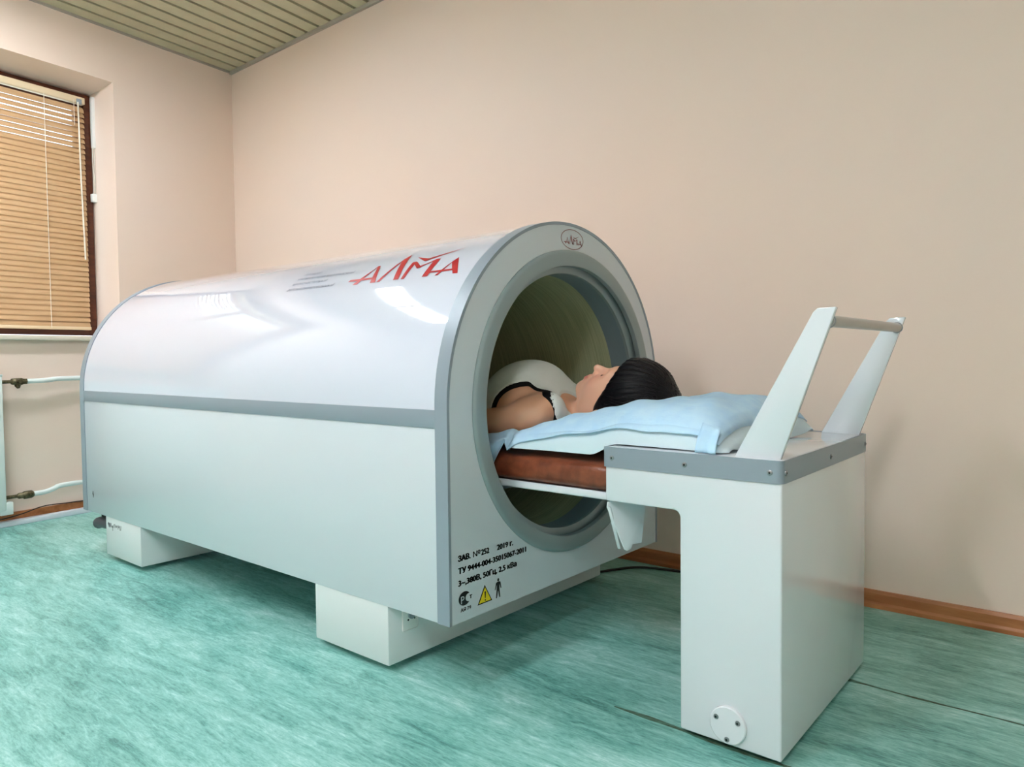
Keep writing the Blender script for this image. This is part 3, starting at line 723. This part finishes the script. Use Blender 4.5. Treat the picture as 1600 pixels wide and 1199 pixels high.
def pil_top(x, y):
    ya, yb = pil_outline(x); v = (y-(ya+yb)/2)/((yb-ya)/2); v = max(-1, min(1, v))
    b = pil_base(x, y); c = pil_prof(x); k = (1-abs(v)**5)**.5
    z = b+.004+(c-b)*k
    d = ((x-HX)/.155)**2+((y-HY)/.140)**2               # dent under head and shoulders
    z -= (z-b-.012)*.94*math.exp(-d*d)
    d2 = ((x+1.21)/.12)**2+((y-HY)/.215)**2
    z -= max(0, z-b-.012)*.85*math.exp(-d2*d2)
    z += .0035*math.sin(x*31+y*17)*math.sin(y*23-x*9)*k+.002*math.sin(x*70+y*25)*k
    return z
def pil_bot(x, y):
    ya, yb = pil_outline(x); v = (y-(ya+yb)/2)/((yb-ya)/2); v = max(-1, min(1, v))
    return pil_base(x, y)+.034*abs(v)**7*(1-.6*sstep(-.95, -.7, x))
NX, NY = 64, 64
V = []; F = []
for layer in (pil_top, pil_bot):
    for i in range(NX+1):
        x = PX0+(PX1-PX0)*i/NX; ya, yb = pil_outline(x)
        for j in range(NY+1):
            v = math.sin((j/NY-.5)*math.pi)              # denser near the edges
            y = (ya+yb)/2+v*(yb-ya)/2
            z = layer(x, y)
            if layer is pil_bot: z = min(z, pil_top(x, y)-.002)
            V.append((x, y, z))
n1 = (NX+1)*(NY+1)
for i in range(NX):
    for j in range(NY):
        a = i*(NY+1)+j; F += [(a, a+NY+1, a+NY+2, a+1), (n1+a, n1+a+1, n1+a+NY+2, n1+a+NY+1)]
for i in range(NX):
    a = i*(NY+1); F.append((a, n1+a, n1+a+NY+1, a+NY+1)); a += NY; F.append((a, a+NY+1, n1+a+NY+1, n1+a))
for j in range(NY):
    F.append((j, j+1, n1+j+1, n1+j)); a = NX*(NY+1)+j; F.append((a, n1+a, n1+a+1, a+1))
tag(link_mesh('pillow', V, F, 'pillow_white', None, smooth=True, angle=70), 'soft pale pillow lying on the couch end under the head', 'pillow')

# ------------------------------------------------------------------ disposable blue sheet
def sheet_under(x, y):
    """top of what carries the sheet"""
    m = MTOP
    ya, yb = pil_outline(max(PX0, min(PX1, x)))
    if PX0 <= x <= PX1 and ya < y < yb: return max(pil_top(x, y), m)
    if x < PX0:
        e = sstep(-1.52, -1.26, x); q = (y-1.452)/.036; q2 = (y-1.948)/.036
        return m+.004+(.032*e+.016*sstep(-1.27, -1.205, x))*(math.exp(-q*q)+math.exp(-q2*q2))
    return m if x < CX0 else CZT+.002
def sheet_column(x):
    ya, yb = pil_outline(max(PX0, min(PX1, x))); pts = []
    on_pillow = x > PX0+.012
    if on_pillow:
        far = yb-.012; near = ya+.012
        for j in range(61):
            v = math.sin((j/60-.5)*math.pi); y = (far+near)/2-v*(far-near)/2
            pts.append((y, sheet_under(x, y)+.0035))
        # over the near rim, part of the way down the pillow's side
        zt = pts[-1][1]; wave = .5+.5*math.sin(x*16+1.4)
        drop = .004+.012*wave+.016*(1-sstep(PX0, PX0+.05, x))
        for k in range(1, 9): pts.append((near-.012*math.sin(k/8*1.5)-.001, zt-drop*k/8))
    else:
        far, near = 1.955, 1.424
        for j in range(61): y = far+(near-far)*j/60; pts.append((y, sheet_under(x, y)+.004+.003*math.sin(y*40+x*25)))
        zt = pts[-1][1]; drop = .078*min(1, max(0, (-1.198-x)/.06))
        for k in range(1, 9): pts.append((near-.010-.004*math.sin(k*.8+x*30), zt-drop*k/8))
    return [(x, y, z) for y, z in pts]
xs = list(np.linspace(-2.6, -1.30, 30))+list(np.linspace(-1.285, -.632, 84))
cols = [sheet_column(float(x)) for x in xs]; V = [p for c in cols for p in c]; m = len(cols[0]); F = []
for i in range(len(cols)-1):
    for j in range(m-1): F.append((i*m+j, i*m+j+1, (i+1)*m+j+1, (i+1)*m+j))
sh = link_mesh('sheet', V, F, 'sheet_blue', None, smooth=True, angle=0)
tag(sh, 'light blue disposable sheet spread over pillow and couch', 'sheet')
# loose flap over the mattress edge and the tail by the handle
def flap(rows, name):
    m = len(rows[0]); V = [p for r in rows for p in r]; F = []
    for i in range(len(rows)-1):
        for j in range(m-1): F.append((i*m+j, i*m+j+1, (i+1)*m+j+1, (i+1)*m+j))
    o = link_mesh(name, V, F, 'sheet_blue', sh, smooth=True, angle=0)
    md = o.modifiers.new('thick', 'SOLIDIFY'); md.thickness = .0012; return o
rows = []
for i in range(9):
    t = i/8; x0 = -.672-.004*t; x1 = -.632+.002*t
    zz = .668-.060*t; yy = 1.432-.030*math.sin(t*1.4)
    rows.append([(x0+(x1-x0)*k/6, yy-.004*math.sin(k*1.1+t*2), zz-.012*(k/6)*(1-t)) for k in range(7)])
flap(rows, 'hanging_tail')
md = sh.modifiers.new('thick', 'SOLIDIFY'); md.thickness = .0012; md.offset = 1

# ------------------------------------------------------------------ person (implicit surface, meshed with surface nets)
def surface_nets(f, gx, gy, gz):
    """f: values on a rectilinear grid, inside < 0 -> vertices, quads"""
    nx, ny, nz = f.shape; s = f < 0
    cnt = np.zeros((nx-1, ny-1, nz-1), np.int8)
    for a in (0, 1):
        for b in (0, 1):
            for c in (0, 1): cnt += s[a:nx-1+a, b:ny-1+b, c:nz-1+c]
    act = (cnt > 0) & (cnt < 8); I = np.argwhere(act); idx = -np.ones(act.shape, np.int64); idx[act] = np.arange(len(I))
    acc = np.zeros((len(I), 3)); num = np.zeros(len(I))
    G_ = (gx, gy, gz)
    corners = [(a, b, c) for a in (0, 1) for b in (0, 1) for c in (0, 1)]
    for p in corners:
        for ax in range(3):
            if p[ax] == 0:
                q = list(p); q[ax] = 1
                va = f[I[:, 0]+p[0], I[:, 1]+p[1], I[:, 2]+p[2]]; vb = f[I[:, 0]+q[0], I[:, 1]+q[1], I[:, 2]+q[2]]
                k = (va < 0) != (vb < 0); t = np.where(k, va/np.where(k, va-vb, 1), 0)
                P = np.stack([G_[d][I[:, d]+p[d]] for d in range(3)], 1); Q = np.stack([G_[d][I[:, d]+q[d]] for d in range(3)], 1)
                acc += np.where(k[:, None], P+(Q-P)*t[:, None], 0); num += k
    V = acc/num[:, None]; quads = []
    for ax in range(3):
        b, c = [(1, 2), (2, 0), (0, 1)][ax]
        sl0 = [slice(None)]*3; sl1 = [slice(None)]*3; sl0[ax] = slice(0, -1); sl1[ax] = slice(1, None)
        A = s[tuple(sl0)]; B = s[tuple(sl1)]; E_ = np.argwhere(A != B)
        ok = (E_[:, b] > 0) & (E_[:, c] > 0) & (E_[:, b] < f.shape[b]-1) & (E_[:, c] < f.shape[c]-1); E_ = E_[ok]
        def cell(db, dc):
            q = E_.copy(); q[:, b] += db; q[:, c] += dc; return idx[q[:, 0], q[:, 1], q[:, 2]]
        qd = np.stack([cell(-1, -1), cell(0, -1), cell(0, 0), cell(-1, 0)], 1)
        flip = ~A[E_[:, 0], E_[:, 1], E_[:, 2]]; qd[flip] = qd[flip][:, ::-1]; quads.append(qd)
    return V, np.concatenate(quads)

def grid(*segs):
    out = []
    for a, b, h in segs: out += list(np.arange(a, b-1e-9, h))
    return np.array(out+[segs[-1][1]], np.float64)
class Field:
    def __init__(self, gx, gy, gz, start=1.0):
        self.g = (gx, gy, gz); self.X = gx[:, None, None].astype(np.float32); self.Y = gy[None, :, None].astype(np.float32); self.Z = gz[None, None, :].astype(np.float32)
        self.f = np.full((len(gx), len(gy), len(gz)), start, np.float32)
    def sub(self, lo, hi):
        return tuple(slice(max(0, np.searchsorted(g, l)-1), np.searchsorted(g, h)+1) for g, l, h in zip(self.g, lo, hi))
    def _put(self, sl, d, k, op):
        a = self.f[sl]
        if op == 'add':
            if k: h = np.clip(.5+.5*(a-d)/k, 0, 1); r = a*(1-h)+d*h-k*h*(1-h)
            else: r = np.minimum(a, d)
        else:
            h = np.clip(.5-.5*(a+d)/k, 0, 1); r = a*(1-h)-d*h+k*h*(1-h)
        self.f[sl] = r
    def ell(self, c, r, k=.02, frame=None, op='add'):
        R_ = max(r)+.06; sl = self.sub([v-R_ for v in c], [v+R_ for v in c])
        x, y, z = self.X[sl[0]]-c[0], self.Y[:, sl[1]]-c[1], self.Z[:, :, sl[2]]-c[2]
        if frame: x, z = x*frame[0]+z*frame[1], -x*frame[1]+z*frame[0]
        k0 = np.sqrt((x/r[0])**2+(y/r[1])**2+(z/r[2])**2)+1e-6; k1 = np.sqrt((x/r[0]**2)**2+(y/r[1]**2)**2+(z/r[2]**2)**2)+1e-6
        self._put(sl, k0*(k0-1)/k1, k, op)
    def cap(self, a, b, ra, rb, k=.02):
        R_ = max(ra, rb)+.06; sl = self.sub([min(u, v)-R_ for u, v in zip(a, b)], [max(u, v)+R_ for u, v in zip(a, b)])
        x, y, z = self.X[sl[0]]-a[0], self.Y[:, sl[1]]-a[1], self.Z[:, :, sl[2]]-a[2]; d = [q-p for p, q in zip(a, b)]; L = sum(v*v for v in d)
        h = np.clip((x*d[0]+y*d[1]+z*d[2])/L, 0, 1)
        self._put(sl, np.sqrt((x-h*d[0])**2+(y-h*d[1])**2+(z-h*d[2])**2)-(ra+(rb-ra)*h), k, 'add')

PY = 1.700
TH = math.radians(12); CT_, ST_ = math.cos(TH), math.sin(TH)
HC = (-1.051, PY, .681)                                  # head centre
def hd(u, f, l=0.0): return (HC[0]+u*CT_-f*ST_, HC[1]+l, HC[2]+u*ST_+f*CT_)
FR = (CT_, ST_)
def add_torso(B, k=.04):
    B.ell((-1.37, PY, .658), (.17, .148, .086), k)
    B.ell((-1.250, PY, .640), (.078, .146, .050), .03)
    for s in (-1, 1): B.ell((-1.350, PY+s*.040, .716), (.078, .082, .068), .06); B.ell((-1.30, PY+s*.105, .676), (.065, .050, .048), .03)
    for s in (-1, 1): B.ell((-1.215, PY+s*.105, .662), (.050, .045, .050), .03)     # shoulder slope
    B.ell((-1.56, PY, .650), (.17, .130, .072), .05)
    B.ell((-1.75, PY, .657), (.14, .162, .084), .06)
def add_neck(B):
    B.cap((-1.245, PY, .632), (-1.09, PY, .640), .048, .048, .015)
def add_arms(B):
    for s in (-1, 1):
        B.ell((-1.225, PY+s*.158, .655), (.058, .048, .048), .03)
        B.cap((-1.24, PY+s*.178, .642), (-1.50, PY+s*.208, .608), .042, .036, .02)
        B.cap((-1.50, PY+s*.206, .612), (-1.74, PY+s*.200, .610), .037, .025, .015)
        B.ell((-1.80, PY+s*.198, .609), (.048, .038, .015), .015)
        for q, (dy, L, r) in enumerate(((-.027, .055, .0085), (-.009, .066, .009), (.009, .063, .009), (.026, .048, .008))):
            x0 = -1.835; y = PY+s*.198+dy
            B.cap((x0, y, .611), (x0-L*.5, y, .616), r, r*.95, .006); B.cap((x0-L*.5, y, .616), (x0-L, y, .604), r*.95, r*.8, .004)
        yi = PY+s*(.198-.034); B.cap((-1.775, yi, .612), (-1.815, yi-s*.018, .614), .011, .009, .008); B.cap((-1.815, yi-s*.018, .614), (-1.845, yi-s*.016, .610), .009, .007, .004)
def add_legs(B, g=0.0):
    for s in (-1, 1):
        B.cap((-1.78, PY+s*.083, .650), (-2.17, PY+s*.098, .640), .080+g, .054+g, .03)
        B.cap((-2.17, PY+s*.098, .640), (-2.52, PY+s*.108, .615), .054+g, .036+g, .02)
def add_feet(B):
    for s in (-1, 1):
        B.cap((-2.53, PY+s*.108, .612), (-2.56, PY+s*.112, .606), .036, .032, .02)
        B.cap((-2.56, PY+s*.112, .612), (-2.60, PY+s*.128, .745), .030, .024, .02)
        B.ell((-2.60, PY+s*.130, .75), (.018, .036, .026), .015)
def add_head(B):
    B.ell(hd(.028, -.004), (.098, .076, .096), .01, FR)               # skull
    B.ell(hd(-.035, .028), (.072, .058, .058), .03, FR)               # jaw
    for s in (-1, 1):
        B.ell(hd(-.022, .046, s*.036), (.034, .026, .030), .02, FR)   # cheek
        B.ell(hd(-.060, .000, s*.045), (.030, .016, .026), .025, FR)  # jaw corner
    B.ell(hd(-.099, .060), (.019, .022, .021), .012, FR); B.ell(hd(-.094, .042), (.020, .028, .026), .014, FR)              # chin
    B.ell(hd(-.070, .062), (.026, .026, .025), .02, FR)               # muzzle
    B.ell(hd(.022, .074), (.018, .046, .018), .025, FR)               # brow
    for s in (-1, 1): B.ell(hd(.000, .092, s*.033), (.013, .018, .014), .016, FR, 'cut')
    for s in (-1, 1): B.ell(hd(-.001, .067, s*.032), (.0130, .0150, .0135), .006, FR)   # closed lids
    B.cap(hd(.008, .080), hd(-.038, .1055), .0085, .0115, .011)        # nose
    for s in (-1, 1): B.ell(hd(-.042, .089, s*.0105), (.0085, .0080, .0090), .007, FR)
    B.ell(hd(-.0630, .0880), (.0070, .020, .0068), .004, FR)          # lips
    B.ell(hd(-.0760, .0860), (.0074, .018, .0070), .004, FR)
    for s in (-1, 1):
        B.ell(hd(-.014, -.026, s*.078), (.028, .009, .017), .006, FR) # ear
        B.ell(hd(-.014, -.022, s*.089), (.018, .007, .010), .005, FR, 'cut')
gx = grid((-2.68, -1.92, .014), (-1.92, -1.72, .007), (-1.72, -1.26, .008), (-1.26, -.90, .0028)); gy = grid((1.40, 1.60, .0055), (1.60, 1.80, .0034), (1.80, 2.0, .0055)); gz = grid((.555, .835, .0036))
B = Field(gx, gy, gz); add_torso(B); add_neck(B); add_arms(B); add_legs(B); add_feet(B); add_head(B)
B.f = np.maximum(B.f, (MTOP+.012)-B.Z)                   # lies flat on the couch
V, Q = surface_nets(B.f, gx, gy, gz)
body = link_mesh('person', V.tolist(), Q.tolist(), 'skin', None, smooth=True, angle=0)
tag(body, 'dark-haired person in white sleeveless top lying on back, head on the pillow', 'person')
col = np.tile(np.array(s2l((214, 164, 134))), (len(V), 1))
P = V-np.array(HC); Uc = P[:, 0]*CT_+P[:, 2]*ST_; Fc = -P[:, 0]*ST_+P[:, 2]*CT_; Lc = P[:, 1]
def blend(wt, c):
    global col
    wt = np.clip(wt, 0, 1)[:, None]; col = col*(1-wt)+np.array(s2l(c))*wt
blend(.55*np.exp(-(((Uc+.02)/.11)**2+(Lc/.09)**2)**2)*(Fc > -.03), (232, 178, 156))
blend(.5*np.exp(-((Uc+.03)/.022)**2-((np.abs(Lc)-.042)/.018)**2)*(Fc > .02), (226, 146, 128))
blend(1.3*np.exp(-((Uc+.0695)/.0085)**4-(Lc/.020)**4)*(Fc > .07), (196, 110, 104))
at = body.data.attributes.new('tint', 'FLOAT_COLOR', 'POINT'); at.data.foreach_set('color', col.astype(np.float32).ravel())

def garment(name, build, off, cuts, material, gx, gy, gz, zmin=None):
    T = Field(gx, gy, gz); build(T); f = T.f-off
    if zmin is not None: f = np.maximum(f, zmin-T.Z)
    for cfn in cuts: f = np.maximum(f, cfn(T.X, T.Y, T.Z))
    V, Q = surface_nets(f, gx, gy, gz)
    return link_mesh(name, V.tolist(), Q.tolist(), material, body, smooth=True, angle=0)
def sp(c, r):   # outside an ellipsoid
    def fn(X, Y, Z):
        k = np.sqrt(((X-c[0])/r[0])**2+((Y-c[1])/r[1])**2+((Z-c[2])/r[2])**2); return (1-k)*min(r)
    return fn
tgx = grid((-1.86, -1.42, .009), (-1.42, -1.10, .0042)); tgy = grid((1.50, 1.90, .0048)); tgz = grid((.57, .815, .0042))
def top_src(T):
    add_torso(T); add_neck(T)
neck_cut = sp((-1.108, PY, .704), (.116, .090, .080))
def arm_cut(g):
    def fn(X, Y, Z):
        k = np.sqrt(((X+1.266)/(.102-g))**2+((Z-.648)/(.094-g))**2)
        return np.minimum((1-k)*.09, np.abs(Y-PY)-.098-g*.3)
    return [fn]
front = [neck_cut]
garment('tank_top', top_src, .0080, front+arm_cut(0)+[lambda X, Y, Z: (-1.83-X)], 'shirt_white', tgx, tgy, tgz, MTOP+.006)
garment('undershirt', top_src, .0060, [sp((-1.104, PY, .700), (.130, .100, .092))]+arm_cut(.013)+[lambda X, Y, Z: (-1.5-X)], 'cloth_black', tgx, tgy, tgz, MTOP+.007)
lgx = grid((-2.50, -1.60, .016)); lgy = grid((1.48, 1.92, .009)); lgz = grid((.56, .76, .009))
def leg_src(T):
    T.ell((-1.75, PY, .657), (.14, .162, .084), .06); add_legs(T)
garment('trousers', leg_src, .012, [lambda X, Y, Z: X+1.70], 'trouser_grey', lgx, lgy, lgz, MTOP+.006)

# hair
hgx = grid((-1.16, -.84, .0034)); hgy = grid((1.58, 1.82, .0036)); hgz = grid((.585, .83, .0034))
T = Field(hgx, hgy, hgz)
T.ell(hd(.036, .004), (.114, .090, .108), .01, FR)
T.ell(hd(.095, .010), (.078, .078, .078), .05, FR)
T.ell(hd(.135, -.040), (.050, .070, .040), .04, FR)
Xr, Yr, Zr = T.X-HC[0], T.Y-HC[1], T.Z-HC[2]
U = Xr*CT_+Zr*ST_+0*Yr; Fh = -Xr*ST_+Zr*CT_+0*Yr; Lh = Yr+0*U
HLF = [-.12, -.06, -.02, 0, .036, .07, .100, .13]; HLU = [-.085, -.070, -.050, -.030, .018, .048, .066, .075]
hl = np.interp(Fh.ravel(), HLF, HLU).reshape(Fh.shape).astype(np.float32)
an = np.arctan2(Lh, Fh+.02)
groove = .0011*np.sin(an*46+U*26)+.0008*np.sin(an*83-U*35+1.3)
f = T.f+groove*np.clip((U+.03)*20, 0, 1)
d2 = (hl-U)*.72; kk = .010; h = np.clip(.5-.5*(f-d2)/kk, 0, 1); f = f*(1-h)+d2*h+kk*h*(1-h)
V, Q = surface_nets(f, hgx, hgy, hgz)
hair = link_mesh('hair', V.tolist(), Q.tolist(), 'hair_black', body, smooth=True, angle=0)
P = V-np.array(HC); Uc = P[:, 0]*CT_+P[:, 2]*ST_; Fc = -P[:, 0]*ST_+P[:, 2]*CT_; Lc = P[:, 1]
fl = np.stack([np.arctan2(Lc, Fc+.02)*38, Uc*9, np.hypot(Lc, Fc)*12], 1).astype(np.float32)
at = hair.data.attributes.new('flow', 'FLOAT_VECTOR', 'POINT'); at.data.foreach_set('vector', fl.ravel())
# loose strands over the cap and at the crown
random.seed(7); SV = []; SF = []
for q in range(150):
    a = random.uniform(-2.6, .6); u0 = random.uniform(.02, .12); r0 = 1.0
    pts = []
    for k in range(6):
        t = k/5; u = min(.160, u0+t*random.uniform(.06, .085))
        rr = .103*math.sqrt(max(.02, 1-((u-.04)/.165)**2)) + .002*random.random()+.004*t
        pts.append(hd(u, .004-.030*t+rr*math.cos(a)*1.06, rr*math.sin(a)*.9))
    if u0 < float(np.interp(.004+.103*math.cos(a), HLF, HLU))+.035: continue
    v, ff = tube_data(bez(pts, 10), .00045, 3, False); b_ = len(SV); SV += v; SF += [tuple(i+b_ for i in t_) for t_ in ff]
st = link_mesh('loose_strands', SV, SF, 'hair_black', hair, smooth=True, angle=0); st['kind'] = 'stuff'
# brows, closed lash lines, neck cord
def strip(name, pts, r, m): return tube(name, bez(pts, 14), r, m, body, 6)
for s in (-1, 1):
    strip('eyelashes', [hd(-.004, .0745, s*.0195), hd(-.0075, .0800, s*.0270), hd(-.0080, .0795, s*.0360), hd(-.0040, .0720, s*.0455)], .0019, 'lash_dark')
    strip('eyebrow', [hd(.0170, .0865, s*.0150), hd(.0215, .0855, s*.0260), hd(.0215, .0800, s*.0390), hd(.0150, .0705, s*.0500)], .0026, 'lash_dark')
